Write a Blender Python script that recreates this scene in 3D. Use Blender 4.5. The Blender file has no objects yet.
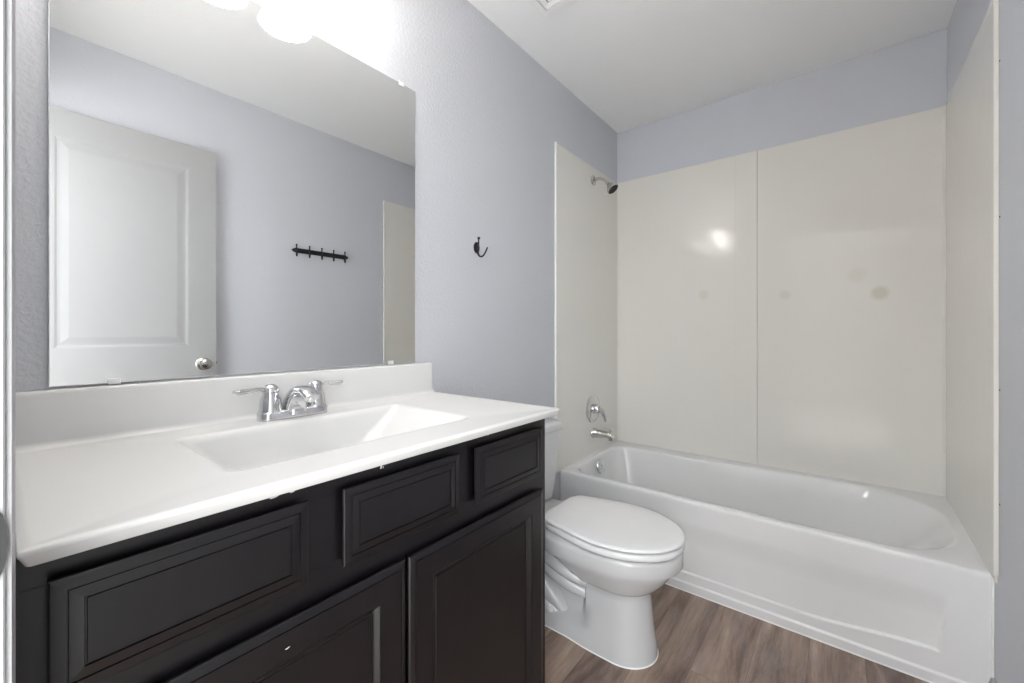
import bpy, bmesh, math, random
from mathutils import Vector, Matrix
random.seed(7)
S = bpy.context.scene
COL = S.collection
PI = math.pi

# ------------------------------------------------------------------ camera
cam_d = bpy.data.cameras.new('camera')
cam = bpy.data.objects.new('camera', cam_d)
COL.objects.link(cam)
cam_d.sensor_width = 36.0
cam_d.lens = 414.543 / 1024 * 36.0
cam_d.shift_y = -(341.5 - 332.58) / 1024
cam_d.clip_start = 0.02
cam.location = (0, 0, 1.1156)
cam.rotation_euler = (PI / 2, 0, 0.6733 - PI / 2)
S.camera = cam

# ------------------------------------------------------------------ world and exposure
FILL = 3.8          # added world light, fills the room evenly through the doorway
w = bpy.data.worlds.new('world'); S.world = w; w.use_nodes = True
w.node_tree.nodes['Background'].inputs[0].default_value = (0.95, 0.98, 1.0, 1)
w.node_tree.nodes['Background'].inputs[1].default_value = FILL
S.view_settings.view_transform = 'Standard'
S.view_settings.look = 'None'
S.view_settings.gamma = 1.0
S.view_settings.use_curve_mapping = False
S.view_settings.exposure = 1.14
BULB = 11.0        # emission of each vanity bulb
GLASS = 4.8       # glow of the lit frosted shades

# dimensions (metres): camera stands in the doorway at the origin
YL = 1.1691        # vanity wall plane
YR = YL - 1.524    # right wall plane
XB = 2.5871        # back wall plane
XF = 0.002         # doorway wall, room face
ZC = 2.44

# ------------------------------------------------------------------ materials
def new_mat(name):
    m = bpy.data.materials.new(name); m.use_nodes = True
    nt = m.node_tree
    return m, nt, nt.nodes['Principled BSDF']

def N(nt, kind, **kw):
    n = nt.nodes.new(kind)
    for k, v in kw.items():
        setattr(n, k, v)
    return n

def bump(nt, b, height_socket, strength, dist):
    bn = N(nt, 'ShaderNodeBump')
    bn.inputs['Strength'].default_value = strength
    bn.inputs['Distance'].default_value = dist
    nt.links.new(height_socket, bn.inputs['Height'])
    nt.links.new(bn.outputs['Normal'], b.inputs['Normal'])
    return bn

def simple(name, color, rough=0.5, metal=0.0, noise=0.0, nscale=20, spec=0.5, coat=0.0):
    m, nt, b = new_mat(name)
    b.inputs['Roughness'].default_value = rough
    b.inputs['Metallic'].default_value = metal
    b.inputs['Specular IOR Level'].default_value = spec
    b.inputs['Coat Weight'].default_value = coat
    b.inputs['Coat Roughness'].default_value = 0.05
    tc = N(nt, 'ShaderNodeTexCoord')
    nz = N(nt, 'ShaderNodeTexNoise'); nz.inputs['Scale'].default_value = nscale
    nt.links.new(tc.outputs['Object'], nz.inputs['Vector'])
    mx = N(nt, 'ShaderNodeMix', data_type='RGBA')
    c2 = tuple(max(0, c * (1 - noise)) for c in color[:3]) + (1,)
    mx.inputs[6].default_value = tuple(color[:3]) + (1,)
    mx.inputs[7].default_value = c2
    nt.links.new(nz.outputs['Fac'], mx.inputs[0])
    nt.links.new(mx.outputs[2], b.inputs['Base Color'])
    return m

def paint(name, color, scale, strength, dist, rough=0.6):
    m, nt, b = new_mat(name)
    b.inputs['Base Color'].default_value = tuple(color) + (1,)
    b.inputs['Roughness'].default_value = rough
    tc = N(nt, 'ShaderNodeTexCoord')
    n1 = N(nt, 'ShaderNodeTexNoise'); n1.inputs['Scale'].default_value = scale
    n1.inputs['Detail'].default_value = 3; n1.inputs['Roughness'].default_value = 0.5
    nt.links.new(tc.outputs['Object'], n1.inputs['Vector'])
    rp = N(nt, 'ShaderNodeValToRGB')
    rp.color_ramp.elements[0].position = 0.42
    rp.color_ramp.elements[1].position = 0.62
    nt.links.new(n1.outputs['Fac'], rp.inputs['Fac'])
    bump(nt, b, rp.outputs['Color'], strength, dist)
    return m

M = {}
M['wall'] = paint('wall_paint', (0.57, 0.58, 0.615), 95, 0.42, 0.0012)
M['wall_far'] = paint('wall_paint_smooth_lightened', (0.61, 0.625, 0.675), 80, 0.16, 0.001)  # same paint with less bump, colour lightened for the dimmer far walls
M['ceiling'] = paint('ceiling_paint', (0.90, 0.905, 0.915), 120, 0.18, 0.001, 0.8)
M['trim'] = simple('white_trim_paint', (0.42, 0.42, 0.424), 0.4, noise=0.03)
M['doorpaint'] = simple('white_door_paint', (0.40, 0.40, 0.403), 0.5, noise=0.03)
M['porcelain'] = simple('white_porcelain', (0.60, 0.603, 0.61), 0.12, noise=0.02, coat=0.3)
M['seatplastic'] = simple('white_seat_plastic', (0.80, 0.80, 0.805), 0.22, noise=0.02)
M['acrylic'] = simple('white_tub_enamel', (0.79, 0.792, 0.795), 0.16, noise=0.02, coat=0.2)
M['cultured'] = simple('white_cultured_marble', (0.72, 0.718, 0.71), 0.27, noise=0.03, nscale=6, coat=0.0)
M['chrome'] = simple('chrome', (0.70, 0.70, 0.71), 0.05, 1.0)
M['nickel'] = simple('brushed_nickel', (0.62, 0.60, 0.57), 0.25, 1.0)
M['black'] = simple('black_iron', (0.012, 0.012, 0.014), 0.4, 0.2)
M['hall'] = paint('taupe_blocker_paint', (0.26, 0.25, 0.24), 80, 0.2, 0.001)  # dark so the added blocker wall stays dim in the surround's gloss
M['carpet'] = simple('pale_bounce_carpet', (0.62, 0.59, 0.54), 0.95, noise=0.1, nscale=300)
M['dark'] = simple('vent_shade_black', (0.01, 0.01, 0.01), 0.9)
M['strike'] = simple('grey_strike_metal', (0.045, 0.045, 0.045), 0.8, 0.0, spec=0.1)
M['caulk'] = simple('white_caulk', (0.90, 0.90, 0.89), 0.45)
M['chip'] = simple('pale_chip', (0.6, 0.58, 0.56), 0.7)
M['clear'] = simple('clip_plastic', (0.80, 0.80, 0.80), 0.2)
M['hose'] = simple('braided_hose', (0.5, 0.5, 0.5), 0.4, 0.7)

# cabinet stain: near black espresso, faint warm mottling
m, nt, b = new_mat('espresso_stain')
tc = N(nt, 'ShaderNodeTexCoord'); mp = N(nt, 'ShaderNodeMapping')
mp.inputs['Scale'].default_value = (14, 14, 2.2)
nt.links.new(tc.outputs['Object'], mp.inputs['Vector'])
nz = N(nt, 'ShaderNodeTexNoise'); nz.inputs['Scale'].default_value = 3; nz.inputs['Detail'].default_value = 6
nt.links.new(mp.outputs['Vector'], nz.inputs['Vector'])
cr = N(nt, 'ShaderNodeValToRGB')
cr.color_ramp.elements[0].position = 0.35; cr.color_ramp.elements[0].color = (0.0032, 0.0025, 0.0036, 1)
cr.color_ramp.elements[1].position = 0.75; cr.color_ramp.elements[1].color = (0.0062, 0.0044, 0.0054, 1)
nt.links.new(nz.outputs['Fac'], cr.inputs['Fac'])
nt.links.new(cr.outputs['Color'], b.inputs['Base Color'])
b.inputs['Roughness'].default_value = 0.32
b.inputs['Specular IOR Level'].default_value = 0.5
M['espresso'] = m

# mirror silver
m, nt, b = new_mat('mirror_silver')
b.inputs['Base Color'].default_value = (0.82, 0.83, 0.828, 1)
b.inputs['Metallic'].default_value = 1.0
b.inputs['Roughness'].default_value = 0.0
M['mirror'] = m
M['glassedge'] = simple('mirror_glass_edge', (0.16, 0.17, 0.17), 0.15)

# glossy bone-coloured surround with soft waviness, and three old rub marks
def surround_mat():
    m, nt, b = new_mat('bone_surround_gloss')
    tc = N(nt, 'ShaderNodeTexCoord')
    base = (0.80, 0.78, 0.745, 1)
    mark = (0.58, 0.555, 0.44, 1)
    cur = None
    nz0 = N(nt, 'ShaderNodeTexNoise'); nz0.inputs['Scale'].default_value = 2.2
    nt.links.new(tc.outputs['Object'], nz0.inputs['Vector'])
    mx = N(nt, 'ShaderNodeMix', data_type='RGBA')
    mx.inputs[6].default_value = base; mx.inputs[7].default_value = (0.79, 0.77, 0.72, 1)
    nt.links.new(nz0.outputs['Fac'], mx.inputs[0])
    cur = mx.outputs[2]
    for (x, y, z, r, k) in ((2.58, 0.632, 1.335, .035, .30), (2.58, 0.236, 1.312, .032, .28), (2.58, -0.136, 1.301, .040, .60), (2.58, -0.054, 1.392, .045, .18)):
        sb = N(nt, 'ShaderNodeVectorMath', operation='DISTANCE')
        nt.links.new(tc.outputs['Object'], sb.inputs[0]); sb.inputs[1].default_value = (x, y, z)
        mr = N(nt, 'ShaderNodeMapRange'); mr.inputs['From Min'].default_value = r * 1.0
        mr.inputs['From Max'].default_value = r * 0.5; mr.inputs['To Max'].default_value = k
        nt.links.new(sb.outputs['Value'], mr.inputs['Value'])
        mm = N(nt, 'ShaderNodeMix', data_type='RGBA'); mm.inputs[7].default_value = mark
        nt.links.new(mr.outputs['Result'], mm.inputs[0]); nt.links.new(cur, mm.inputs[6])
        cur = mm.outputs[2]
    nt.links.new(cur, b.inputs['Base Color'])
    b.inputs['Roughness'].default_value = 0.11
    b.inputs['Specular IOR Level'].default_value = 0.35
    n2 = N(nt, 'ShaderNodeTexNoise'); n2.inputs['Scale'].default_value = 6; n2.inputs['Detail'].default_value = 2
    nt.links.new(tc.outputs['Object'], n2.inputs['Vector'])
    bump(nt, b, n2.outputs['Fac'], 0.12, 0.005)
    return m
M['surround'] = surround_mat()

# vinyl plank floor, boards running away along X
def floor_mat():
    m, nt, b = new_mat('vinyl_plank_floor')
    L = nt.links.new
    tc = N(nt, 'ShaderNodeTexCoord')
    br = N(nt, 'ShaderNodeTexBrick')
    br.offset = 0.37; br.offset_frequency = 2
    br.inputs['Scale'].default_value = 1.0
    br.inputs['Brick Width'].default_value = 1.22
    br.inputs['Row Height'].default_value = 0.152
    br.inputs['Mortar Size'].default_value = 0.0006
    br.inputs['Mortar Smooth'].default_value = 0.2
    br.inputs['Color1'].default_value = (0, 0, 0, 1); br.inputs['Color2'].default_value = (1, 1, 1, 1)
    br.inputs['Mortar'].default_value = (0.5, 0.5, 0.5, 1)
    mpb = N(nt, 'ShaderNodeMapping'); mpb.inputs['Location'].default_value = (0.55, 0.06, 0)
    L(tc.outputs['Object'], mpb.inputs['Vector']); L(mpb.outputs['Vector'], br.inputs['Vector'])
    # shift the grain per plank
    sc = N(nt, 'ShaderNodeVectorMath', operation='SCALE'); sc.inputs['Scale'].default_value = 7.0
    L(br.outputs['Color'], sc.inputs[0])
    ad = N(nt, 'ShaderNodeVectorMath', operation='ADD')
    L(tc.outputs['Object'], ad.inputs[0]); L(sc.outputs['Vector'], ad.inputs[1])
    def noise(scale_xyz, s, det, rough, dist=0.0):
        mp = N(nt, 'ShaderNodeMapping'); mp.inputs['Scale'].default_value = scale_xyz
        L(ad.outputs['Vector'], mp.inputs['Vector'])
        n = N(nt, 'ShaderNodeTexNoise'); n.inputs['Scale'].default_value = s
        n.inputs['Detail'].default_value = det; n.inputs['Roughness'].default_value = rough
        n.inputs['Distortion'].default_value = dist
        L(mp.outputs['Vector'], n.inputs['Vector']); return n
    big = noise((0.9, 5.5, 1), 1.7, 6, 0.66, 0.5)
    fine = noise((3.5, 42, 1), 2.0, 6, 0.7, 0.3)
    blot = noise((1.6, 5.0, 1), 2.4, 5, 0.62, 0.5)
    r1 = N(nt, 'ShaderNodeValToRGB')
    e = r1.color_ramp.elements
    e[0].position = 0.36; e[0].color = (0.15, 0.098, 0.080, 1)
    e[1].position = 0.70; e[1].color = (0.52, 0.385, 0.30, 1)
    k = e.new(0.5); k.color = (0.33, 0.235, 0.185, 1)
    L(big.outputs['Fac'], r1.inputs['Fac'])
    # greyish weathering
    r2 = N(nt, 'ShaderNodeValToRGB'); r2.color_ramp.elements[0].position = 0.50; r2.color_ramp.elements[1].position = 0.70
    L(blot.outputs['Fac'], r2.inputs['Fac'])
    sm = N(nt, 'ShaderNodeMath', operation='MULTIPLY'); sm.inputs[1].default_value = 0.55
    L(r2.outputs['Color'], sm.inputs[0])
    mg = N(nt, 'ShaderNodeMix', data_type='RGBA'); mg.inputs[7].default_value = (0.34, 0.28, 0.27, 1)
    L(sm.outputs[0], mg.inputs[0]); L(r1.outputs['Color'], mg.inputs[6])
    # fine grain multiply
    r3 = N(nt, 'ShaderNodeMapRange'); r3.inputs['From Min'].default_value = 0.3; r3.inputs['From Max'].default_value = 0.7
    r3.inputs['To Min'].default_value = 0.80; r3.inputs['To Max'].default_value = 1.16
    L(fine.outputs['Fac'], r3.inputs['Value'])
    mv = N(nt, 'ShaderNodeVectorMath', operation='SCALE')
    L(mg.outputs[2], mv.inputs[0]); L(r3.outputs['Result'], mv.inputs['Scale'])
    # plank tint
    pt = N(nt, 'ShaderNodeMapRange'); pt.inputs['To Min'].default_value = 0.86; pt.inputs['To Max'].default_value = 0.98
    L(br.outputs['Color'], pt.inputs['Value'])
    mv2 = N(nt, 'ShaderNodeVectorMath', operation='SCALE')
    L(mv.outputs['Vector'], mv2.inputs[0]); L(pt.outputs['Result'], mv2.inputs['Scale'])
    gm = N(nt, 'ShaderNodeMix', data_type='RGBA'); gm.inputs[7].default_value = (0.12, 0.09, 0.08, 1)
    L(br.outputs['Fac'], gm.inputs[0]); L(mv2.outputs['Vector'], gm.inputs[6])
    L(gm.outputs[2], b.inputs['Base Color'])
    b.inputs['Roughness'].default_value = 0.42
    bump(nt, b, fine.outputs['Fac'], 0.15, 0.0008)
    return m
M['floor'] = floor_mat()

def emit_mat(name, color, strength):
    m = bpy.data.materials.new(name); m.use_nodes = True
    nt = m.node_tree; nt.nodes.clear()
    e = nt.nodes.new('ShaderNodeEmission'); o = nt.nodes.new('ShaderNodeOutputMaterial')
    e.inputs[0].default_value = tuple(color) + (1,); e.inputs[1].default_value = strength
    nt.links.new(e.outputs[0], o.inputs[0])
    return m
M['bulb'] = emit_mat('lit_bulb', (1.0, 0.965, 0.92), BULB)
# frosted glass shade, lit from inside
m = bpy.data.materials.new('frosted_glass'); m.use_nodes = True
nt = m.node_tree; b = nt.nodes['Principled BSDF']; o = nt.nodes['Material Output']
b.inputs['Base Color'].default_value = (0.9, 0.9, 0.88, 1); b.inputs['Roughness'].default_value = 0.3
tr = nt.nodes.new('ShaderNodeBsdfTranslucent'); tr.inputs[0].default_value = (0.92, 0.90, 0.87, 1)
ms = nt.nodes.new('ShaderNodeMixShader'); ms.inputs[0].default_value = 0.75
nt.links.new(b.outputs[0], ms.inputs[1]); nt.links.new(tr.outputs[0], ms.inputs[2])
em = nt.nodes.new('ShaderNodeEmission'); em.inputs[0].default_value = (1.0, 0.97, 0.93, 1); em.inputs[1].default_value = GLASS
as_ = nt.nodes.new('ShaderNodeAddShader')
nt.links.new(ms.outputs[0], as_.inputs[0]); nt.links.new(em.outputs[0], as_.inputs[1]); nt.links.new(as_.outputs[0], o.inputs[0])
M['frost'] = m

# ------------------------------------------------------------------ helpers
def link_mesh(name, bm, mat, parent=None, smooth=None):
    bmesh.ops.recalc_face_normals(bm, faces=bm.faces[:])
    me = bpy.data.meshes.new(name)
    bm.to_mesh(me); bm.free()
    mats = mat if isinstance(mat, (list, tuple)) else [mat]
    for q in mats:
        me.materials.append(q)
    o = bpy.data.objects.new(name, me)
    COL.objects.link(o)
    if parent is not None:
        o.parent = parent
        o.matrix_parent_inverse = Matrix.Translation(parent.location).inverted()
    if smooth is not None:
        for p in me.polygons: p.use_smooth = True
        me.set_sharp_from_angle(angle=math.radians(smooth))
    return o

def thing(name, label, cat, loc=(0, 0, 0), group=None):
    o = bpy.data.objects.new(name, None); COL.objects.link(o)
    o.location = loc; o.empty_display_size = 0.05
    o['label'] = label; o['category'] = cat
    if group: o['group'] = group
    return o

def tag(o, label, cat, group=None):
    o['label'] = label; o['category'] = cat
    if group: o['group'] = group
    return o

def struct(o, label=None):
    o['kind'] = 'structure'
    if label: o['label'] = label
    return o

def box(bm, x0, x1, y0, y1, z0, z1, bev=0.0, seg=2):
    r = bmesh.ops.create_cube(bm, size=1.0)
    vs = r['verts']
    for v in vs:
        v.co = Vector(((x0 + x1) / 2 + v.co.x * (x1 - x0), (y0 + y1) / 2 + v.co.y * (y1 - y0), (z0 + z1) / 2 + v.co.z * (z1 - z0)))
    if bev > 0:
        es = list({e for v in vs for e in v.link_edges})
        bmesh.ops.bevel(bm, geom=es, offset=bev, segments=seg, affect='EDGES', profile=0.5)

def loft(bm, rings, cap0=True, cap1=True, closed=True):
    vr = [[bm.verts.new(p) for p in r] for r in rings]
    n = len(vr[0])
    for a, c in zip(vr[:-1], vr[1:]):
        for i in range(n if closed else n - 1):
            j = (i + 1) % n
            try: bm.faces.new((a[i], a[j], c[j], c[i]))
            except ValueError: pass
    if cap0: bm.faces.new(vr[0][::-1])
    if cap1: bm.faces.new(vr[-1])
    return vr

def lathe(bm, prof, centre, axis='Z', n=28, cap0=True, cap1=True):
    """prof: (radius, distance along axis)"""
    cx, cy, cz = centre
    rings = []
    for r, h in prof:
        ring = []
        for i in range(n):
            t = 2 * PI * i / n
            c, s = r * math.cos(t), r * math.sin(t)
            if axis == 'Z': p = (cx + c, cy + s, cz + h)
            elif axis == 'Y': p = (cx + c, cy + h, cz + s)
            elif axis == 'X': p = (cx + h, cy + c, cz + s)
            else:
                A = Vector(axis).normalized(); U = A.orthogonal().normalized(); V = A.cross(U)
                p = Vector(centre) + A * h + U * c + V * s
            ring.append(p)
        rings.append(ring)
    loft(bm, rings, cap0, cap1)

def catmull(pts, sub=6):
    P = [Vector(p) for p in pts]
    if len(P) < 3: return P
    Q = [P[0] * 2 - P[1]] + P + [P[-1] * 2 - P[-2]]
    out = []
    for i in range(1, len(Q) - 2):
        for k in range(sub):
            t = k / sub
            a, b_, c, d = Q[i - 1], Q[i], Q[i + 1], Q[i + 2]
            out.append(0.5 * ((2 * b_) + (c - a) * t + (2 * a - 5 * b_ + 4 * c - d) * t * t + (3 * b_ - a - 3 * c + d) * t ** 3))
    out.append(P[-1])
    return out

def tube(bm, pts, rad, n=12, sub=6, flat=1.0, flatdir=None, caps=True):
    """swept tube; rad number or list per control point; flat scales along flatdir"""
    C = catmull(pts, sub)
    m_ = len(C)
    if isinstance(rad, (int, float)): R = [rad] * m_
    else:
        R = []
        k = len(rad) - 1
        for i in range(m_):
            t = i / (m_ - 1) * k; a = min(int(t), k - 1); f = t - a
            R.append(rad[a] * (1 - f) + rad[a + 1] * f)
    rings = []
    ref = Vector(flatdir) if flatdir else None
    U = None
    for i, p in enumerate(C):
        T = (C[min(i + 1, m_ - 1)] - C[max(i - 1, 0)]).normalized()
        if ref is not None:
            U = (ref - T * ref.dot(T)).normalized()
        elif U is None: U = T.orthogonal().normalized()
        else: U = (U - T * U.dot(T)).normalized()
        V = T.cross(U)
        rings.append([p + U * (R[i] * flat * math.cos(2 * PI * j / n)) + V * (R[i] * math.sin(2 * PI * j / n)) for j in range(n)])
    loft(bm, rings, caps, caps)

def rr(x0, x1, y0, y1, r, z, n=8, m=5):
    """rounded rectangle ring; r one number or four (x1y1, x0y1, x0y0, x1y0)"""
    if isinstance(r, (int, float)): r = (r,) * 4
    cs = [(x1 - r[0], y1 - r[0], r[0], 0), (x0 + r[1], y1 - r[1], r[1], 90), (x0 + r[2], y0 + r[2], r[2], 180), (x1 - r[3], y0 + r[3], r[3], 270)]
    pts = []
    for k, (cx, cy, rad, a0) in enumerate(cs):
        arc = [(cx + rad * math.cos(math.radians(a0 + 90 * i / n)), cy + rad * math.sin(math.radians(a0 + 90 * i / n))) for i in range(n + 1)]
        pts += arc
        nx, ny, nr, na = cs[(k + 1) % 4]
        s = (nx + nr * math.cos(math.radians(na)), ny + nr * math.sin(math.radians(na)))
        e = arc[-1]
        for i in range(1, m):
            t = i / m
            pts.append((e[0] + (s[0] - e[0]) * t, e[1] + (s[1] - e[1]) * t))
    return [(p[0], p[1], z) for p in pts]

def smooth01(t):
    t = max(0.0, min(1.0, t)); return t * t * (3 - 2 * t)

# ------------------------------------------------------------------ room shell
HX = -2.2    # added bounce carpet and blocker wall reach here; fill light enters around them
bm = bmesh.new(); box(bm, -0.06, XB + .1, YR - .1, YL + .1, -0.08, 0.0)
struct(link_mesh('floor', bm, M['floor']), 'brown wood-look vinyl plank floor')
bm = bmesh.new(); box(bm, -0.11, XB + .1, YR - .1, YL + .1, ZC, ZC + 0.08)
struct(link_mesh('ceiling', bm, M['ceiling']), 'white textured ceiling')
bm = bmesh.new(); box(bm, -0.11, XB + .1, YL, YL + .1, 0, ZC)
struct(link_mesh('wall_left', bm, M['wall']), 'pale grey-blue textured wall behind the vanity')
bm = bmesh.new(); box(bm, XB, XB + .1, YR, YL, 0, ZC)
struct(link_mesh('wall_back', bm, M['wall_far']), 'pale grey-blue wall above the tub surround')
bm = bmesh.new(); box(bm, -0.11, XB + .1, YR - .1, YR, 0, ZC)
struct(link_mesh('wall_right', bm, M['wall_far']), 'pale grey-blue wall at the right')
# doorway wall
DY0, DY1, DZ = -0.315, 0.445, 2.10
bm = bmesh.new()
box(bm, -0.11, XF, DY1 + .018, YL, 0, ZC)
box(bm, -0.11, XF, YR, DY0 - .018, 0, ZC)
box(bm, -0.11, XF, DY0 - .018, DY1 + .018, DZ + .018, ZC)
struct(link_mesh('wall_front', bm, M['wall']), 'wall with the open doorway')
bm = bmesh.new(); box(bm, HX - .1, -0.06, -2.6, 3.2, -0.08, 0.0)  # unseen floor, added and kept pale to bounce light upward
struct(link_mesh('floor_bounce', bm, M['carpet']), 'added pale carpet outside the doorway, unseen, bouncing fill light up')
bm = bmesh.new(); box(bm, HX - .1, HX, -.66, .86, 0, ZC)  # free-standing, added to block fill light and the doorway's reflection on the surround
struct(link_mesh('wall_blocker', bm, M['hall']), 'added unseen wall opposite the doorway, blocking part of the fill light')
# door jamb (lining) with stop and strike plate
bm = bmesh.new()
box(bm, -0.112, XF + .0034, DY1, DY1 + .017, 0, DZ, .001, 1)
box(bm, -0.112, XF + .0034, DY0 - .017, DY0, 0, DZ, .001, 1)
box(bm, -0.112, XF + .0034, DY0 - .017, DY1 + .017, DZ, DZ + .017, .001, 1)
box(bm, -0.062, -0.030, DY1 - .010, DY1, 0, DZ - .001, .002, 1)
jamb = struct(link_mesh('trim_1', bm, M['trim']), 'white door jamb at the left edge')
bm = bmesh.new()
# strike plate: rounded lip towards the room, dark latch hole behind
ring0, ring1 = [], []
zc0 = 0.973
for i in range(24):
    t = 2 * PI * i / 24
    c, s = math.cos(t), math.sin(t)
    px = -0.0140 + 0.0207 * (abs(c) ** 0.8) * (1 if c > 0 else -1)
    pz = zc0 + 0.0325 * (abs(s) ** 0.8) * (1 if s > 0 else -1)
    ring0.append((px, DY1 - 0.0002, pz)); ring1.append((px, DY1 - 0.0018, pz))
loft(bm, [ring0, ring1])
link_mesh('strike_plate', bm, M['strike'], jamb, 30)

# door casing, colonial profile, room side
def casing(name, x_face, sign):
    prof = [(0.0, 0.0), (0.0, 0.0075), (0.003, 0.0085), (0.012, 0.0080), (0.016, 0.0100), (0.030, 0.0115), (0.044, 0.0125), (0.050, 0.0150), (0.055, 0.0150), (0.057, 0.013), (0.057, 0.0)]
    rv = 0.004
    bm = bmesh.new()
    rings = []
    for (yy, dz_) in ((DY1 + rv, 0), (DY1 + rv, 1), (DY0 - rv, 1), (DY0 - rv, 0)):
        ring = []
        sg = 1 if yy > 0 else -1
        for (u, h) in prof:
            # narrow side against the right wall
            z = 0.0 if dz_ == 0 else DZ + rv + u
            uu = u if sg > 0 else min(u, 0.034)
            ring.append((x_face + sign * (h * .38 + .0035 if h > 0 else 0), yy + sg * uu, z))
        rings.append(ring)
    loft(bm, rings)
    return struct(link_mesh(name, bm, M['trim'], None, 35), 'white moulded casing around the doorway')
casing('trim_2', XF, 1)

# baseboards
def baseboard(name, x0, x1, y, sgn):
    prof = [(0, 0), (0.013, 0), (0.013, 0.060), (0.010, 0.070), (0.0095, 0.076), (0.006, 0.083), (0.0, 0.085)]
    bm = bmesh.new()
    loft(bm, [[(x, y + sgn * d, z) for d, z in prof] for x in (x0, x1)])
    return struct(link_mesh(name, bm, M['trim'], None, 35), 'white baseboard')
baseboard('baseboard_right', XF + .02, 1.868, YR, 1)
baseboard('baseboard_left', 0.995, 1.868, YL, -1)

# ------------------------------------------------------------------ open door against the right wall
DRX0, DRX1, DRY0, DRY1, DRZ1 = 0.041, 0.752, -0.345, -0.310, 2.083
door = struct(bpy.data.objects.new('door_1', None)); COL.objects.link(door)
door.location = (DRX0, DRY0, 0.012)
door['label'] = 'open white two-panel door folded against the right wall, seen in the mirror'
bm = bmesh.new()
box(bm, DRX0, DRX1, DRY0, DRY1 - .006, 0.012, DRZ1)
link_mesh('door_leaf', bm, M['doorpaint'], door)
# moulded skin on the visible face: raised panels in a frame
bm = bmesh.new()
px0, px1 = DRX0 + .118, DRX1 - .118
def yv(h): return DRY1 - .006 + h
panels = [(px0, px1, 1.045, 2.083 - .118), (px0, px1, 0.25, 0.86)]
xs = [DRX0, px0, px1, DRX1]
zs = [0.012, 0.25, 0.86, 1.045, 2.083 - .118, DRZ1]
for i in range(3):
    for j in range(5):
        if i == 1 and j in (1, 3): continue
        vs = [bm.verts.new((xs[i + a], yv(.006), zs[j + c])) for a, c in ((0, 0), (1, 0), (1, 1), (0, 1))]
        bm.faces.new(vs)
for (a, c, d, e) in panels:
    rings = []
    for ins, h in ((0, .006), (.007, .0052), (.014, .0028), (.022, .0026), (.030, .0034), (.046, .0054), (.050, .0058)):
        rings.append([(a + ins, yv(h), d + ins), (c - ins, yv(h), d + ins), (c - ins, yv(h), e - ins), (a + ins, yv(h), e - ins)])
    loft(bm, rings, False, True)
for (x, y0_, y1_) in ((DRX0, 0, .006), (DRX1, 0, .006)):
    bm.faces.new([bm.verts.new((x, yv(y0_), .012)), bm.verts.new((x, yv(y1_), .012)), bm.verts.new((x, yv(y1_), DRZ1)), bm.verts.new((x, yv(y0_), DRZ1))])
bm.faces.new([bm.verts.new((x, yv(h), DRZ1)) for x, h in ((DRX0, 0), (DRX1, 0), (DRX1, .006), (DRX0, .006))])
bmesh.ops.remove_doubles(bm, verts=bm.verts, dist=1e-5)
link_mesh('door_panel', bm, M['doorpaint'], door)
bm = bmesh.new()
lathe(bm, [(.033, 0), (.033, .003), (.029, .006), (.013, .010), (.012, .028), (.017, .034), (.026, .042), (.0285, .052), (.026, .061), (.016, .066), (.004, .0675)], (0.693, DRY1, 0.952), 'Y', 32)
link_mesh('door_knob', bm, M['nickel'], door, 40)
bm = bmesh.new(); box(bm, DRX1, DRX1 + .0012, DRY0 + .006, DRY1 - .006, .925, .98); box(bm, DRX1, DRX1 + .009, DRY0 + .011, DRY1 - .012, .943, .961, .002, 1)
link_mesh('latch', bm, M['nickel'], door)
for z in (0.25, 1.05, 1.86):
    bm = bmesh.new()
    lathe(bm, [(.005, 0), (.006, .003), (.006, .083), (.005, .088)], (DRX0 - .007, DRY0 + .008, z), 'Z', 10)
    box(bm, DRX0 - .003, DRX0 - .0005, DRY0 + .006, DRY1 - .004, z, z + .088)
    link_mesh('hinge', bm, M['nickel'], door, 40)

# ------------------------------------------------------------------ tub surround
sur = thing('tub_surround', 'glossy bone-coloured three-sided wall surround above the bathtub', 'tub surround', (2.23, 0.4, 0.40))
ZS = 2.103
XS = 1.822          # front edge
T = 0.006
# left panel on the fixture wall, with a pale flange
bm = bmesh.new(); box(bm, XS + .004, XB - T, YL - T, YL - .0005, 0.384, ZS, .0015, 1)
link_mesh('side_panel', bm, M['surround'], sur)
bm = bmesh.new(); box(bm, XS - .004, XS + .007, YL - T - .004, YL - .0005, 0.386, ZS + .001, .002, 2)
link_mesh('edge_trim', bm, M['caulk'], sur)
bm = bmesh.new(); box(bm, XS + .004, XB - T, YR + .0005, YR + T, 0.384, ZS, .0015, 1)
link_mesh('side_panel', bm, M['surround'], sur)
bm = bmesh.new(); box(bm, XS - .004, XS + .010, YR + .0005, YR + T + .005, 0.408, ZS + .001, .002, 2)
link_mesh('edge_trim', bm, M['surround'], sur)
# small nails in the right flange
for z in (0.62, 0.95, 1.45, 1.9):
    bm = bmesh.new()
    lathe(bm, [(.003, 0), (.002, .0012)], (XS - .010, YR + .0002, z), 'Y', 8)
    link_mesh('nail_head', bm, M['strike'], sur)
# back panels: left sheet, overlapping centre strip, right sheet
bm = bmesh.new(); box(bm, XB - T, XB - .0005, .362, YL - T, 0.390, ZS, .0015, 2)
link_mesh('back_panel', bm, M['surround'], sur)
bm = bmesh.new(); box(bm, XB - T + .0012, XB - .0005, YR + T, 0.3608, 0.390, ZS - .002, .0015, 2)
link_mesh('back_panel', bm, M['surround'], sur)
bm = bmesh.new(); box(bm, XB - T - .0015, XB - T, .3622, .468, 0.396, ZS - .001, .0012, 2)
link_mesh('joint_strip', bm, M['surround'], sur)
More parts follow.
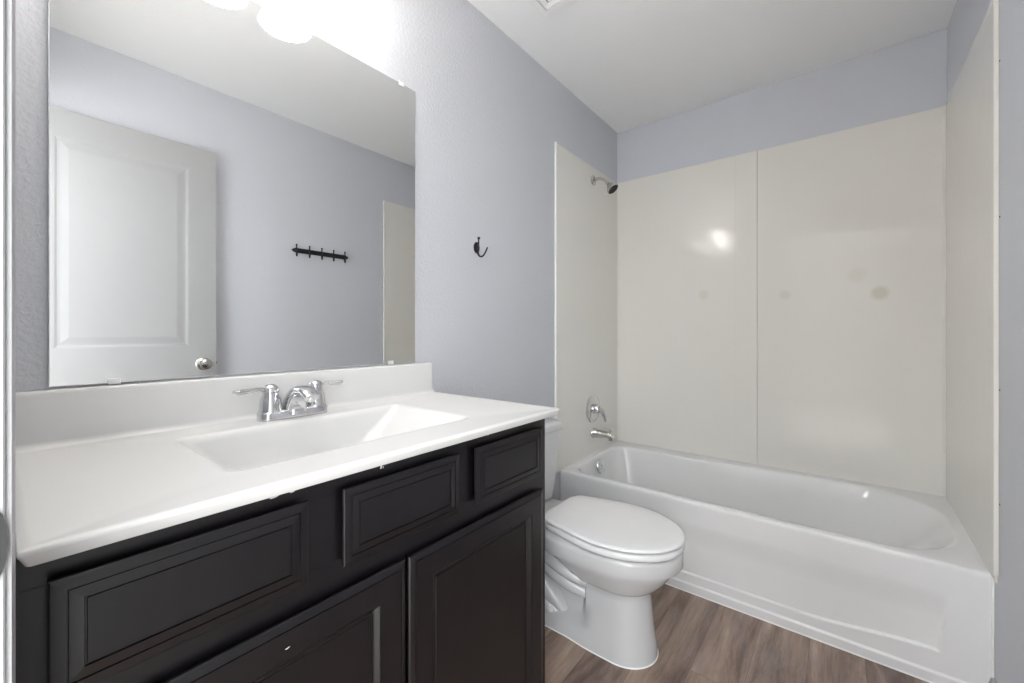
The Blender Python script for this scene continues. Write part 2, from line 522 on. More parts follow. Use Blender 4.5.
# rounded inside corners
for sy, yy in ((1, YL - T), (-1, YR + T)):
    bm = bmesh.new()
    r = .012
    rings = []
    for z in (0.392, ZS - .001):
        ring = [(XB - T - .0008, yy, z)]
        for i in range(9):
            t = PI / 2 * i / 8
            ring.append((XB - T - r + r * math.sin(t) - .0008, yy - sy * (r - r * math.cos(t)) * 1.0 - sy * .0008, z))
        # concave fillet from side wall to back wall
        ring = [(XB - T, yy, z)] + [(XB - T - r * (1 - math.sin(PI / 2 * i / 8)) , yy - sy * r * (1 - math.cos(PI / 2 * i / 8)), z) for i in range(9)]
        rings.append(ring)
    loft(bm, rings)
    link_mesh('corner_cove', bm, M['surround'], sur, 40)

# ------------------------------------------------------------------ bathtub
XT = 1.874
tub = thing('bathtub', 'white alcove bathtub with a smooth apron at the back of the room', 'bathtub', (2.23, .4, 0))
bm = bmesh.new()
y0, y1 = YR + .002, YL - .002
x0, x1 = XT, XB - .002
def zdeck(x, y):
    return 0.388 + 0.014 * smooth01((x - x0) / .5)
def put(ring, f=None):
    return [(p[0], p[1], (f(p[0], p[1]) if f else p[2])) for p in ring]
rings = []
o_ = lambda ins, r, dz_: [(p[0], p[1], zdeck(p[0], p[1]) + dz_) for p in rr(x0 + ins, x1 - ins * .0, y0 + ins * .0, y1 - ins * .0, r, 0, 10, 14)]
rings.append([(p[0], p[1], 0.30) for p in rr(x0 + .0005, x1, y0, y1, .0015, 0, 10, 14)])
rings.append(o_(0.0, .0015, -.014)); rings.append(o_(0.0008, .0015, -.006)); rings.append(o_(0.003, .0015, -.002)); rings.append(o_(0.007, .0015, -.0002))
def opening(d, extra=0.0, z=None):
    # d 0..1 from rim to floor of the tub
    xa = 1.920 + .075 * d + extra; xb = 2.522 - .075 * d - extra
    ya = -0.306 + .32 * d ** .85 + extra; yb = 1.120 - .085 * d - extra
    r = (.10 + .02 * d, .10 + .02 * d, .22 + .01 * d, .26 - .03 * d)
    # order: x1y1, x0y1, x0y0, x1y0
    ring = rr(xa, xb, ya, yb, r, 0, 10, 14)
    out = []
    for (x, y, _) in ring:
        if x > 2.25:   # back rim is wider towards the taps
            x -= .055 * smooth01((y - .05) / .7) * smooth01((x - 2.25) / .2)
        out.append((x, y, z if z is not None else zdeck(x, y)))
    return out
rings.append([(p[0], p[1], p[2]) for p in opening(0, -.012)])
rings.append([(p[0], p[1], p[2] - .0012) for p in opening(0, -.006)])
rings.append([(p[0], p[1], p[2] - .005) for p in opening(0, -.002)])
rings.append([(p[0], p[1], p[2] - .013) for p in opening(.02, 0)])
for d, z in ((.12, .345), (.3, .28), (.5, .21), (.7, .15), (.82, .11), (.92, .085), (1.0, .072)):
    rings.append(opening(d, 0, z))
rings.append(opening(1.0, .03, .063)); rings.append(opening(1.0, .08, .058))
loft(bm, rings, False, True)
link_mesh('tub_shell', bm, M['acrylic'], tub, 50)
# apron with a shallow pressed panel and a base flange
bm = bmesh.new()
ny, nz_ = 420, 150
ztop = 0.370
ys = [y0 + (y1 - y0) * i / ny for i in range(ny + 1)]
zz = [ztop * j / nz_ for j in range(nz_ + 1)]
def apron_x(y, z):
    x = XT
    # base flange
    x -= .0075 * (1 - smooth01((z - .035) / .005))
    # recessed panel
    zb = .074 + .030 * smooth01((.12 - y) / .36)
    zb2 = .074 + .030 * smooth01((y - .70) / .36)
    zb = max(zb, zb2)
    er = -.240 - .14 * (z - .104)
    el = 1.050 + .14 * (z - .104)
    depth = .011 * (1 - smooth01((z - .20) / .10))
    inner = min((z - zb), (y - er), (el - y))
    x += depth * smooth01(inner / .005)
    x += .004 * smooth01(z / .37)
    return x - .004
grid = [[bm.verts.new((apron_x(y, z), y, z)) for z in zz] for y in ys]
for i in range(ny):
    for j in range(nz_):
        bm.faces.new((grid[i][j], grid[i][j + 1], grid[i + 1][j + 1], grid[i + 1][j]))
link_mesh('apron', bm, M['acrylic'], tub, 60)
# overflow plate on the tap end, drain in the tub floor
bm = bmesh.new()
lathe(bm, [(.041, 0), (.041, .004), (.036, .010), (.012, .012), (.010, .010)], (2.185, 1.094, 0.345), Vector((0, -1, .18)), 28)
lathe(bm, [(.005, .010), (.005, .016), (.003, .018)], (2.185, 1.094, 0.345), Vector((0, -1, .18)), 10)
link_mesh('overflow_plate', bm, M['chrome'], tub, 40)
bm = bmesh.new(); lathe(bm, [(.030, 0), (.030, .002), (.022, .003), (.020, .008), (.004, .010)], (2.2, .82, .0575), 'Z', 24)
link_mesh('drain', bm, M['chrome'], tub, 40)
# caulk strip where the tub meets the floor
bm = bmesh.new()
loft(bm, [[(1.872, y, .0005), (1.861, y, .0005), (1.8615, y, .004), (1.864, y, .0085), (1.8665, y, .011), (1.872, y, .012)] for y in (YR + .002, YL - .002)])
box(bm, 1.866, 1.8725, YR + .0005, YR + .005, .0, .389, .001, 1)
struct(link_mesh('trim_3', bm, M['caulk'], None, 50), 'white sealing strip along the foot of the tub')

# ------------------------------------------------------------------ taps on the fixture wall
YS = YL - T
xm = 2.232
sh = thing('wall_shower', 'chrome shower head on a bent arm high on the surround', 'shower', (xm, YS, 2.02))
bm = bmesh.new(); lathe(bm, [(.030, 0), (.030, -.003), (.024, -.009), (.013, -.012)], (xm, YS, 2.022), 'Y', 28)
link_mesh('flange', bm, M['nickel'], sh, 40)
bm = bmesh.new(); tube(bm, [(xm, YS - .004, 2.022), (xm, YS - .035, 2.024), (xm, YS - .065, 2.014), (xm, YS - .092, 1.990)], .0095, 14)
link_mesh('shower_arm', bm, M['nickel'], sh, 50)
bm = bmesh.new()
A = Vector((0, -.62, -.78))
base = (xm, YS - .088, 1.993)
lathe(bm, [(.011, 0), (.013, .004), (.013, .014), (.010, .018), (.014, .024), (.022, .036), (.034, .052), (.036, .058), (.036, .064), (.033, .066)], base, A, 28)
hd = link_mesh('spray_head', bm, M['nickel'], sh, 40)
bm = bmesh.new()
lathe(bm, [(.032, .0655), (.030, .0675)], base, A, 28)
Av = A.normalized(); U = Av.orthogonal().normalized(); V = Av.cross(U)
for k, (rad, cnt) in enumerate(((.009, 6), (.018, 12), (.026, 16))):
    for i in range(cnt):
        t = 2 * PI * i / cnt
        c = Vector(base) + U * rad * math.cos(t) + V * rad * math.sin(t)
        lathe(bm, [(.0014, .067), (.001, .0695)], c, A, 6)
link_mesh('nozzle_face', bm, M['strike'], hd, 40)

va = thing('shower_valve', 'round chrome shower valve with lever above the tub spout', 'shower valve', (xm - .006, YS, .664))
vc = (xm - .006, YS, .664)
bm = bmesh.new(); lathe(bm, [(.083, 0), (.083, -.004), (.079, -.008), (.060, -.013), (.040, -.016), (.030, -.013)], vc, 'Y', 40)
link_mesh('escutcheon', bm, M['chrome'], va, 40)
bm = bmesh.new(); lathe(bm, [(.028, -.010), (.027, -.035), (.022, -.044), (.010, -.048)], vc, 'Y', 28)
hub = link_mesh('handle_hub', bm, M['chrome'], va, 40)
bm = bmesh.new(); tube(bm, [(vc[0], YS - .040, vc[2] + .008), (vc[0] + .012, YS - .058, vc[2] - .012), (vc[0] + .018, YS - .070, vc[2] - .042), (vc[0] + .020, YS - .076, vc[2] - .072)], [.016, .015, .012, .009], 14, flat=1.0)
link_mesh('lever', bm, M['chrome'], hub, 50)

sp = thing('tub_spout', 'chrome tub spout just above the tub rim', 'tub spout', (xm, YS, .515))
bm = bmesh.new()
rings = []
for d, r, dz_ in ((0, .030, 0), (.004, .031, 0), (.010, .027, 0), (.05, .0235, .001), (.095, .021, .000), (.118, .0215, -.004), (.130, .018, -.008), (.134, .009, -.010)):
    rings.append([(xm + r * math.cos(2 * PI * i / 24), YS - d, .518 + dz_ + r * .95 * math.sin(2 * PI * i / 24)) for i in range(24)])
loft(bm, rings)
link_mesh('spout_body', bm, M['nickel'], sp, 40)
bm = bmesh.new(); lathe(bm, [(.017, 0), (.017, -.016), (.013, -.018)], (xm, YS - .112, .507), 'Z', 20)
link_mesh('outlet', bm, M['nickel'], sp, 40)
bm = bmesh.new(); lathe(bm, [(.004, 0), (.004, .010), (.007, .013), (.007, .019), (.004, .021)], (xm, YS - .112, .535), 'Z', 14)
link_mesh('diverter_knob', bm, M['nickel'], sp, 40)

# ------------------------------------------------------------------ toilet
TX = 1.410
toi = thing('toilet', 'white two-piece elongated toilet with closed lid between vanity and tub', 'toilet', (TX, .8, 0))
def outline(yf, yc, yb, wm, wr, yt0, yt1, z, rb=.03, nf=18, nb=14, pf=2.0):
    """closed ring; front half-ellipse from yf to yc, then sides to yb with width easing wm->wr"""
    half = []
    for i in range(nf + 1):
        t = PI / 2 * i / nf
        s = math.sin(t) ** (2 / pf); c = math.cos(t) ** (2 / pf)
        half.append((wm * s, yc - (yc - yf) * c))
    for i in range(1, nb + 1):
        y = yc + (yb - yc) * i / nb
        wv = wm + (wr - wm) * smooth01((y - yt0) / (yt1 - yt0))
        e = (yb - y) / rb
        if e < 1: wv -= rb * (1 - math.sqrt(max(0, 1 - (1 - e) ** 2)))
        half.append((wv, y))
    right = [(TX + a, y, z) for a, y in half]
    left = [(TX - a, y, z) for a, y in half[1:]][::-1]
    return right + left
bm = bmesh.new()
R_ = []
# yf, yc, yb, wm, wr, yt0, yt1, z
spec = [
 (.497, .610, 1.120, .106, .098, .70, .80, .000),
 (.4975, .612, 1.120, .1055, .097, .70, .80, .012),
 (.500, .614, 1.118, .104, .092, .70, .79, .040),
 (.503, .615, 1.112, .102, .078, .705, .765, .058),
 (.506, .616, 1.100, .100, .055, .71, .745, .075),
 (.510, .617, 1.080, .0975, .048, .712, .735, .110),
 (.515, .618, 1.070, .094, .047, .712, .732, .160),
 (.519, .619, 1.065, .091, .047, .712, .732, .200),
 (.521, .620, 1.065, .089, .050, .712, .732, .222),
 (.517, .622, 1.065, .094, .055, .715, .745, .229),
 (.500, .628, 1.070, .112, .062, .72, .80, .238),
 (.481, .634, 1.075, .128, .075, .72, .86, .256),
 (.460, .640, 1.080, .144, .090, .73, .90, .281),
 (.443, .643, 1.090, .157, .105, .75, .93, .308),
 (.432, .645, 1.098, .166, .114, .78, .95, .327),
 (.4325, .645, 1.098, .1655, .114, .78, .95, .3315),
 (.4155, .645, 1.105, .1795, .122, .80, .96, .3325),
 (.4125, .645, 1.110, .181, .125, .80, .96, .337),
 (.412, .645, 1.115, .1815, .128, .80, .96, .374),
 (.414, .645, 1.115, .180, .128, .80, .96, .383),
 (.420, .646, 1.113, .175, .124, .80, .96, .387),
]
for s_ in spec:
    R_.append(outline(*s_))
loft(bm, R_)
# trapway ridges moulded into both flanks
for sg in (1, -1):
    X = lambda d: TX + sg * d
    tube(bm, [(X(.080), 1.00, .335), (X(.098), .93, .300), (X(.096), .85, .258), (X(.082), .775, .226), (X(.060), .715, .212), (X(.040), .67, .208)], [.026, .026, .024, .022, .018, .012], 16)
    tube(bm, [(X(.062), 1.04, .300), (X(.080), .95, .262), (X(.080), .87, .214), (X(.068), .79, .180), (X(.052), .72, .165), (X(.036), .67, .160)], [.028, .028, .026, .024, .020, .012], 16)
    tube(bm, [(X(.040), 1.08, .23), (X(.052), 1.00, .20), (X(.054), .93, .150), (X(.048), .87, .095), (X(.040), .82, .050)], [.040, .046, .044, .036, .026], 16)
    tube(bm, [(X(.030), 1.07, .10), (X(.052), .98, .085), (X(.052), .90, .060), (X(.036), .82, .035)], [.050, .050, .044, .028], 16)
bowl = link_mesh('bowl', bm, M['porcelain'], toi, 45)
for sg in (1, -1):
    bm = bmesh.new(); lathe(bm, [(.014, 0), (.0135, .010), (.009, .017), (.003, .019)], (TX + sg * .080, .872, .058), 'Z', 16)
    link_mesh('bolt_cap', bm, M['seatplastic'], toi, 50)
bm = bmesh.new()
loft(bm, [outline(.4945, .610, 1.122, .1085, .1005, .70, .80, .0005), outline(.496, .610, 1.121, .107, .099, .70, .80, .0040)])
link_mesh('floor_caulk', bm, M['caulk'], toi, 50)
# seat and lid
def slab(yf, yb, wmax, wback, zlist):
    out = []
    for ins, z in zlist:
        out.append(outline(yf + ins, .640, yb - ins, wmax - ins, wback - ins, .64, yb + .02, z, .05, 22, 16, 2.0))
    return out
bm = bmesh.new()
loft(bm, slab(.4085, .885, .1835, .137, [(.030, .3865), (.028, .3920), (.004, .3925), (.0005, .396), (0, .410), (.003, .4135), (.010, .4150)]))
link_mesh('seat', bm, M['seatplastic'], toi, 45)
bm = bmesh.new()
loft(bm, slab(.4065, .890, .1855, .140, [(.030, .4150), (.028, .4215), (.003, .4215), (0, .4245), (.0008, .4285), (.004, .4315), (.012, .4335), (.05, .4350), (.09, .4355)]))
link_mesh('lid', bm, M['seatplastic'], toi, 45)
for sg in (1, -1):
    bm = bmesh.new(); box(bm, TX + sg * .070 - .022, TX + sg * .070 + .022, .893, .918, .386, .413, .008, 3)
    link_mesh('seat_hinge', bm, M['seatplastic'], toi, 40)
# tank
bm = bmesh.new()
rings = []
tk = [(.125, 1.005, .386, .03), (.137, .998, .390, .035), (.144, .993, .400, .035), (.158, .988, .48, .035), (.175, .982, .60, .035), (.184, .979, .684, .035)]
for hw, yf, z, r in tk:
    rings.append(rr(TX - hw, TX + hw, yf, YL - .014, (.012, .012, r, r), z, 8, 4))
loft(bm, rings)
tank = link_mesh('tank', bm, M['porcelain'], toi, 50)
bm = bmesh.new()
rings = []
for ins, z in ((.010, .6845), (.002, .687), (0, .692), (0, .712), (.004, .720), (.012, .7245), (.03, .727)):
    rings.append(rr(TX - .192 + ins, TX + .192 - ins, .970 + ins, YL - .010 - ins, (.014, .014, .038, .038), z, 8, 4))
loft(bm, rings)
link_mesh('tank_lid', bm, M['porcelain'], toi, 50)
bm = bmesh.new()
lathe(bm, [(.013, 0), (.013, -.008), (.009, -.012)], (TX - .135, .981, .655), 'Y', 20)
tube(bm, [(TX - .135, .968, .655), (TX - .10, .962, .653), (TX - .065, .962, .648)], [.007, .006, .007], 10)
link_mesh('flush_lever', bm, M['chrome'], toi, 50)

# ------------------------------------------------------------------ vanity cabinet
CX0, CX1 = 0.013, 0.977
CYF = 0.660
CZT = 0.883
cab = thing('vanity_cabinet', 'espresso-stained vanity cabinet with three drawer fronts and two doors', 'vanity cabinet', (.495, .9, 0))
bm = bmesh.new()
FT = .019
# face frame members, butted as one board
zt0, zt1 = .715, CZT       # top rail zone with drawer openings shown as solid false fronts
box(bm, CX0, CX1, CYF, CYF + FT, .848, CZT)
box(bm, CX0, CX1, CYF, CYF + FT, .676, .738)
for fx0, fx1 in ((CX0, .046), (.292, .370), (.613, .685), (.927, CX1)): box(bm, fx0, fx1, CYF, CYF + FT, .737, .849)
box(bm, CX0, CX0 + .04, CYF, CYF + FT, .10, .681)
box(bm, CX1 - .045, CX1, CYF, CYF + FT, .10, .681)
box(bm, .47, .512, CYF, CYF + FT, .10, .681)
box(bm, CX0, CX1, CYF, CYF + FT, .10, .135)
link_mesh('face_frame', bm, M['espresso'], cab)
bm = bmesh.new()
box(bm, CX1 - .014, CX1 - .0005, CYF + FT, YL - .002, 0.0, CZT)
box(bm, CX0 + .0005, CX0 + .014, CYF + FT, YL - .002, 0.0, CZT)
box(bm, CX0 + .014, CX1 - .014, CYF + FT, YL - .012, .10, .116)
box(bm, CX0 + .014, CX1 - .014, YL - .012, YL - .002, .0, .70)
box(bm, CX0 + .014, CX1 - .014, CYF + FT + .012, CYF + FT + .014, .70, .86)
link_mesh('case', bm, M['espresso'], cab)
bm = bmesh.new(); box(bm, CX0 + .002, CX1 - .002, CYF + .075, CYF + .090, 0, .10)
link_mesh('toe_kick', bm, M['espresso'], cab)
def front(name, xa, xb, za, zb, prof):
    bm = bmesh.new()
    rings = []
    for ins, h in prof:
        y = CYF - h
        rings.append([(xa + ins, y, za + ins), (xb - ins, y, za + ins), (xb - ins, y, zb - ins), (xa + ins, y, zb - ins)])
    loft(bm, rings)
    return link_mesh(name, bm, M['espresso'], cab)
DRAWER = [(.012, .0040), (.003, .0080), (0.0, .0115), (0.0, .0160), (.0015, .0168), (.0125, .0180), (.0130, .0160), (.0142, .0160), (.0148, .0172), (.0260, .0190), (.0265, .0165), (.0282, .0165), (.0288, .0180)]
DOOR = [(.010, .0030), (.002, .0070), (0.0, .0100), (0.0, .0140), (.0025, .0160), (.0115, .0190), (.0120, .0176), (.0132, .0176), (.0140, .0195), (.054, .0195), (.0545, .0180), (.0575, .0176), (.0640, .0110), (.0660, .0100), (.0670, .0078), (.0720, .0078), (.0730, .0090)]
for xa, xb in ((.0360, .304), (.362, .626), (.677, .940)):
    front('drawer_front', xa, xb, .728, .856, DRAWER)
front('cabinet_door', .036, .4865, .115, .688, DOOR)
front('cabinet_door', .4945, .944, .115, .688, DOOR)
# pale chips and scuffs along the top of the frame
def chip(x, z, w_, h_, yy=CYF):
    bm = bmesh.new()
    lathe(bm, [(1, 0), (.7, -.0006)], (0, 0, 0), 'Y', 7)
    for v in bm.verts:
        v.co.x = x + v.co.x * w_ + v.co.z * w_ * .5; v.co.y += yy; v.co.z = z + v.co.z * h_
    return bm
for x, z, w_, h_, yy in ((.262, .872, 0.0067, 0.0025, CYF), (.288, .873, 0.0045, 0.0031, CYF), (.444, .871, .0022, .0055, CYF), (.448, .868, .0012, .002, CYF), (.738, .873, 0.0053, 0.0022, CYF), (.748, .875, .003, .0012, CYF), (.272, .650, .0035, .0010, CYF - .0196)):
    link_mesh('paint_chip', chip(x, z, w_, h_, yy), M['chip'], cab)

# ------------------------------------------------------------------ vanity top
top = thing('sink_countertop', 'white cast vanity top with integral rectangular basin and low backsplash', 'countertop', (.5, .9, .884))
VX0, VX1, VY0, VY1, VZ = 0.014, 0.994, 0.620, YL - .002, 0.903
bm = bmesh.new()
rings = []
def vr(ins, z, r=.004): return rr(VX0 + ins, VX1 - ins, VY0 + ins, VY1 - ins * .2, r, z, 8, 10)
rings += [vr(.022, VZ - .019), vr(.0075, VZ - .019), vr(.006, VZ - .0178), vr(.001, VZ - .006), vr(0, VZ - .004), vr(.0006, VZ - .0016), vr(.0025, VZ)]
rings += [vr(.012, VZ + .0003), vr(.020, VZ - .0012)]
BX0, BX1, BY0, BY1 = .232, .752, .738, 1.046
def br_(ins, z, r, lx=1.0, rx=1.0, fy=1.0, by=1.0): return rr(BX0 + ins * lx, BX1 - ins * rx, BY0 + ins * fy, BY1 - ins * by, r, z, 8, 10)
rings += [br_(-.014, VZ - .0015, .030), br_(-.004, VZ - .0024, .026), br_(.0015, VZ - .006, .024), br_(.006, VZ - .016, .024, 1.2, 1.8), br_(.018, VZ - .045, .030, 1.5, 2.6, 1, .5), br_(.030, VZ - .078, .040, 1.6, 2.8, 1, .5), br_(.044, VZ - .096, .045, 1.7, 2.7, 1, .6), br_(.066, VZ - .108, .045, 1.7, 2.2, 1, .8), br_(.10, VZ - .113, .03, 1.2, 1.8, .9, .9)]
loft(bm, rings, False, True)
link_mesh('counter', bm, M['cultured'], top, 75)
bm = bmesh.new()
rings = []
for ins, z in ((0, VZ - .002), (0, VZ + .098), (.0015, VZ + .1035), (.005, VZ + .1055)):
    rings.append(rr(VX0, VX1 - .012 - ins, VY1 - .020 + ins, VY1, (.001, .001, .001, .004), z, 5, 6))
loft(bm, rings)
# cove where the splash meets the deck
for k in range(1):
    r = .012
    rr_ = []
    for x in (VX0 + .002, VX1 - .006):
        ring = [(x, VY1 - .018, VZ - .003)]
        for i in range(7):
            t = PI / 2 * i / 6
            ring.append((x, VY1 - .020 - r * (1 - math.sin(t)), VZ - .001 + r * (1 - math.cos(t))))
        rr_.append(ring)
    loft(bm, rr_)
link_mesh('backsplash', bm, M['cultured'], top, 50)
bm = bmesh.new(); lathe(bm, [(.030, 0), (.030, .002), (.024, .003), (.022, .007), (.006, .009)], (.492, .90, VZ - .1135), 'Z', 28)
link_mesh('drain', bm, M['chrome'], top, 40)

# ------------------------------------------------------------------ faucet
FX, FY = .482, 1.100
fa = thing('faucet', 'chrome two-handle centerset faucet behind the basin', 'faucet', (FX, FY, VZ))
bm = bmesh.new()
rings = []
for ins, z in ((0, VZ - .001), (0, VZ + .016), (.002, VZ + .0195), (.006, VZ + .021)):
    rings.append(rr(FX - .083 + ins, FX + .083 - ins, FY - .026 + ins, FY + .026 - ins, .020 - ins * .5, z, 8, 4))
loft(bm, rings)
link_mesh('base_plate', bm, M['chrome'], fa, 40)
for sg in (-1, 1):
    hx = FX + sg * .0555
    lk = 1.0 if sg < 0 else .82
    bm = bmesh.new()
    lathe(bm, [(.0265, .018), (.0265, .023), (.0250, .026), (.0245, .036), (.0225, .050), (.0185, .061), (.0175, .065), (.0200, .067), (.0200, .072), (.0175, .078), (.0125, .083), (.0050, .086)], (hx, FY, VZ), 'Z', 28)
    hh = link_mesh('handle', bm, M['chrome'], fa, 40)
    bm = bmesh.new()
    tube(bm, [(hx + sg * .008, FY - .002, VZ + .074), (hx + sg * .030, FY - .006, VZ + .0765), (hx + sg * .052 * lk, FY - .010, VZ + .0750), (hx + sg * .072 * lk, FY - .014, VZ + .0745), (hx + sg * .084 * lk, FY - .016, VZ + .0765)], [.0075, .0062, .0078, .0090, .0055], 12, flat=.75, flatdir=(0, 0, 1))
    link_mesh('lever', bm, M['chrome'], hh, 50)
# spout: broad body rising and arching over the basin
bm = bmesh.new()
rings = []
path = [(FY - .004, .012, .027, .030), (FY - .006, .030, .0255, .027), (FY - .014, .048, .024, .022), (FY - .028, .0615, .0225, .017), (FY - .046, .069, .0215, .0130), (FY - .066, .0695, .0205, .0110), (FY - .086, .063, .0195, .0100), (FY - .098, .055, .018, .009)]
n = 20
for i, (y, z, hw, th) in enumerate(path):
    a_ = path[max(i - 1, 0)]; c_ = path[min(i + 1, len(path) - 1)]
    T_ = Vector((0, c_[0] - a_[0], c_[1] - a_[1])).normalized()
    Nn = Vector((0, -T_.z, T_.y))
    ring = []
    for k in range(n):
        t = 2 * PI * k / n
        cx_ = math.copysign(abs(math.cos(t)) ** .75, math.cos(t)); sx_ = math.copysign(abs(math.sin(t)) ** .75, math.sin(t))
        ring.append(Vector((FX, y, VZ + z)) + Vector((1, 0, 0)) * hw * cx_ + Nn * th * sx_)
    rings.append(ring)
loft(bm, rings)
link_mesh('spout', bm, M['chrome'], fa, 50)
bm = bmesh.new(); lathe(bm, [(.0115, 0), (.0115, -.010), (.009, -.012)], (FX, FY - .088, VZ + .056), 'Z', 20)
link_mesh('aerator', bm, M['chrome'], fa, 40)
bm = bmesh.new(); lathe(bm, [(.0025, 0), (.0025, .024), (.006, .027), (.006, .034), (.003, .037)], (FX, FY + .021, VZ + .018), 'Z', 14)
link_mesh('pop_up_rod', bm, M['chrome'], fa, 40)

# ------------------------------------------------------------------ mirror
MX0, MX1, MZ0, MZ1 = .0654, .9174, 1.0130, 1.9552
MY = YL - .006
mir = thing('wall_mirror', 'large frameless mirror resting above the backsplash', 'mirror', (.49, YL, MZ0))
bm = bmesh.new(); box(bm, MX0, MX1, MY + .0006, YL - .001, MZ0, MZ1)
link_mesh('mirror_backing', bm, M['glassedge'], mir)
bm = bmesh.new()
bm.faces.new([bm.verts.new(p) for p in ((MX0 + .0015, MY, MZ0 + .0015), (MX1 - .0015, MY, MZ0 + .0015), (MX1 - .0015, MY, MZ1 - .0015), (MX0 + .0015, MY, MZ1 - .0015))])
loft(bm, [[(MX0 + i, MY + (.0 if i > .001 else .0006), MZ0 + i), (MX1 - i, MY + (.0 if i > .001 else .0006), MZ0 + i), (MX1 - i, MY + (.0 if i > .001 else .0006), MZ1 - i), (MX0 + i, MY + (.0 if i > .001 else .0006), MZ1 - i)] for i in (0.0, .0015)], False, False)
bmesh.ops.remove_doubles(bm, verts=bm.verts, dist=1e-5)
link_mesh('mirror_glass', bm, M['mirror'], mir)
for x, z in ((.859, MZ1), (.16, MZ1), (.818, MZ0), (.155, MZ0)):
    bm = bmesh.new()
    sg = 1 if z == MZ1 else -1
    box(bm, x - .010, x + .010, MY - .0035, MY - .0005, min(z - sg * .010, z + sg * .006), max(z - sg * .010, z + sg * .006), .001, 1)
    box(bm, x - .010, x + .010, MY - .0035, YL - .001, min(z + sg * .001, z + sg * .006), max(z + sg * .001, z + sg * .006), .001, 1)
    link_mesh('mirror_clip', bm, M['clear'], mir)

# ------------------------------------------------------------------ vanity light above the mirror
vl = thing('vanity_light', 'vanity light with downward frosted bell shades above the mirror', 'vanity light', (.378, YL, 2.2))
bm = bmesh.new(); box(bm, .12, .636, YL - .022, YL - .001, 2.185, 2.265, .008, 3)
link_mesh('back_plate', bm, M['nickel'], vl, 40)
LXS = (.203, .378, .553)
LY = 1.008
for lx in LXS:
    bm = bmesh.new()
    tube(bm, [(lx, YL - .020, 2.225), (lx, YL - .090, 2.240), (lx, LY + .012, 2.230), (lx, LY, 2.185)], .007, 12)
    lathe(bm, [(.021, .0), (.024, -.004), (.024, -.030), (.020, -.034)], (lx, LY, 2.195), 'Z', 24)
    link_mesh('lamp_arm', bm, M['nickel'], vl, 40)
    bm = bmesh.new()
    prof = [(.026, 2.172), (.030, 2.162), (.039, 2.142), (.047, 2.115), (.053, 2.085), (.059, 2.062), (.068, 2.048), (.0705, 2.042)]
    inner = [(r - .003, z) for r, z in prof][::-1]
    inner[0] = (.0675, 2.0415)
    lathe(bm, [(r, z) for r, z in prof + inner], (lx, LY, 0), 'Z', 40, False, False)
    link_mesh('lamp_shade', bm, M['frost'], vl, 60)
    bm = bmesh.new()
    prof = []
    for i in range(13):
        t = PI * i / 12
        prof.append((max(.001, .0275 * math.sin(t)), 2.098 - .0275 * math.cos(t)))
    lathe(bm, [(r, z) for r, z in prof], (lx, LY, 0), 'Z', 24)
    lathe(bm, [(.015, 2.116), (.013, 2.162)], (lx, LY, 0), 'Z', 16)
    link_mesh('bulb', bm, M['bulb'], vl, 60)

# ------------------------------------------------------------------ hooks
def hook_geo(bm, x, y, z, sy, s=1.0, d=1.0, g=1.0):
    """double coat hook pointing away from the wall; sy = -1 when the wall is at +Y"""
    tube(bm, [(x, y + sy * d * .003, z - .004 * s), (x, y + sy * d * .012 * s, z + .012 * s), (x, y + sy * d * .013 * s, z + .024 * s), (x, y + sy * d * .013 * s, z + .034 * s)], [.0045 * s * g, .0034 * s * g, .003 * s * g, .003 * s * g], 10)
    lathe(bm, [(.001, -.006 * s), (.005 * s, -.004 * s), (.0062 * s, 0), (.005 * s, .004 * s), (.001, .006 * s)], (x, y + sy * d * .014 * s, z + .037 * s), 'Z', 12)
    tube(bm, [(x, y + sy * d * .003, z + .002 * s), (x, y + sy * d * .007 * s, z - .018 * s), (x, y + sy * d * .018 * s, z - .036 * s), (x, y + sy * d * .036 * s, z - .038 * s), (x, y + sy * d * .052 * s, z - .022 * s), (x, y + sy * d * .062 * s, z - .006 * s)], [q * s * g for q in (.0045, .0042, .0038, .0036, .0030, .0026)], 10)
hk = thing('robe_hook', 'black double robe hook on the bare wall right of the mirror', 'hook', (1.232, YL, 1.462))
bm = bmesh.new()
rings = []
for sc_, h in ((1, 0), (1, .003), (.75, .0055), (.2, .006)):
    rings.append([(1.232 + .0165 * sc_ * math.cos(2 * PI * i / 28), YL - .0005 - h, 1.462 + .023 * sc_ * math.sin(2 * PI * i / 28)) for i in range(28)])
loft(bm, rings)
link_mesh('back_plate', bm, M['black'], hk, 40)
bm = bmesh.new(); hook_geo(bm, 1.232, YL, 1.462, -1, 1.0)
link_mesh('hook', bm, M['black'], hk, 60)

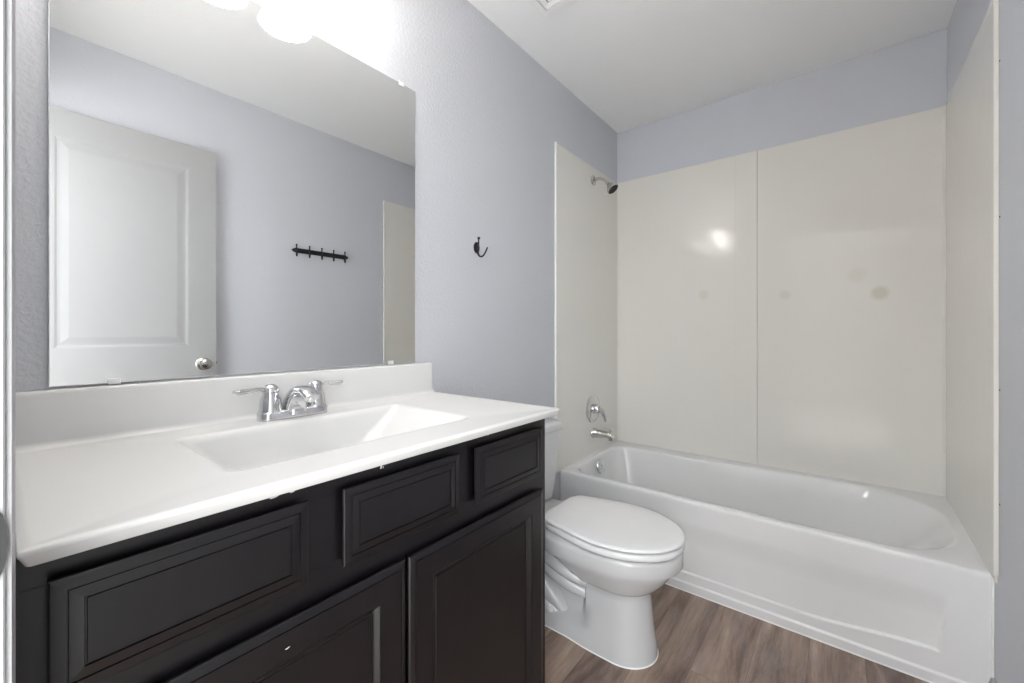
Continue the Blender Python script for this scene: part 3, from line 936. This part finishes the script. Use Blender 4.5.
rk = thing('hook_rack', 'black wall rack with five coat hooks, reflected in the mirror', 'hook rack', (1.355, YR, 1.635))
bm = bmesh.new()
rings = []
xa, xb, zc_ = 1.160, 1.538, 1.632
for h, e in ((0, 0), (.006, 0), (.008, .003)):
    ring = []
    hw, hz = (xb - xa) / 2 - e, .0145 - e
    xc_ = (xa + xb) / 2
    prof = [(-hw, 0), (-hw + .008, hz * .55), (-hw + .022, hz), (hw - .022, hz), (hw - .008, hz * .55), (hw, 0), (hw - .008, -hz * .55), (hw - .022, -hz), (-hw + .022, -hz), (-hw + .008, -hz * .55)]
    rings.append([(xc_ + a, YR + .0005 + h, zc_ + c) for a, c in prof])
loft(bm, rings)
link_mesh('rail', bm, M['black'], rk, 40)
for k in range(5):
    bm = bmesh.new(); hook_geo(bm, 1.188 + k * .0805, YR + .007, zc_, 1, .92, .19, 1.35)
    link_mesh('hook', bm, M['black'], rk, 60)

# ------------------------------------------------------------------ ceiling vent
VNX1, VNY1, VW = 1.436, .972, .27
vt = thing('ceiling_vent', 'square white ceiling vent with concentric louvres', 'ceiling vent', (VNX1 - VW / 2, VNY1 - VW / 2, ZC))
cx_, cy_ = VNX1 - VW / 2, VNY1 - VW / 2
bm = bmesh.new()
def sq(h, z): return [(cx_ - h, cy_ - h, z), (cx_ + h, cy_ - h, z), (cx_ + h, cy_ + h, z), (cx_ - h, cy_ + h, z)]
loft(bm, [sq(VW / 2, ZC - .0005), sq(VW / 2, ZC - .011), sq(VW / 2 - .004, ZC - .0135), sq(VW / 2 - .026, ZC - .0145), sq(VW / 2 - .028, ZC - .006)], False, False)
link_mesh('frame', bm, M['ceiling'], vt)
bm = bmesh.new(); loft(bm, [sq(VW / 2 - .027, ZC - .001), sq(VW / 2 - .027, ZC - .0015)])  # black sheet paints in the shade behind the louvres
link_mesh('shade_backing', bm, M['dark'], vt)
for k in range(4):
    h = VW / 2 - .034 - k * .026
    bm = bmesh.new()
    loft(bm, [sq(h, ZC - .012), sq(h, ZC - .0135), sq(h - .018, ZC - .008), sq(h - .018, ZC - .0065), sq(h, ZC - .012)], False, False)
    link_mesh('louvre', bm, M['ceiling'], vt)
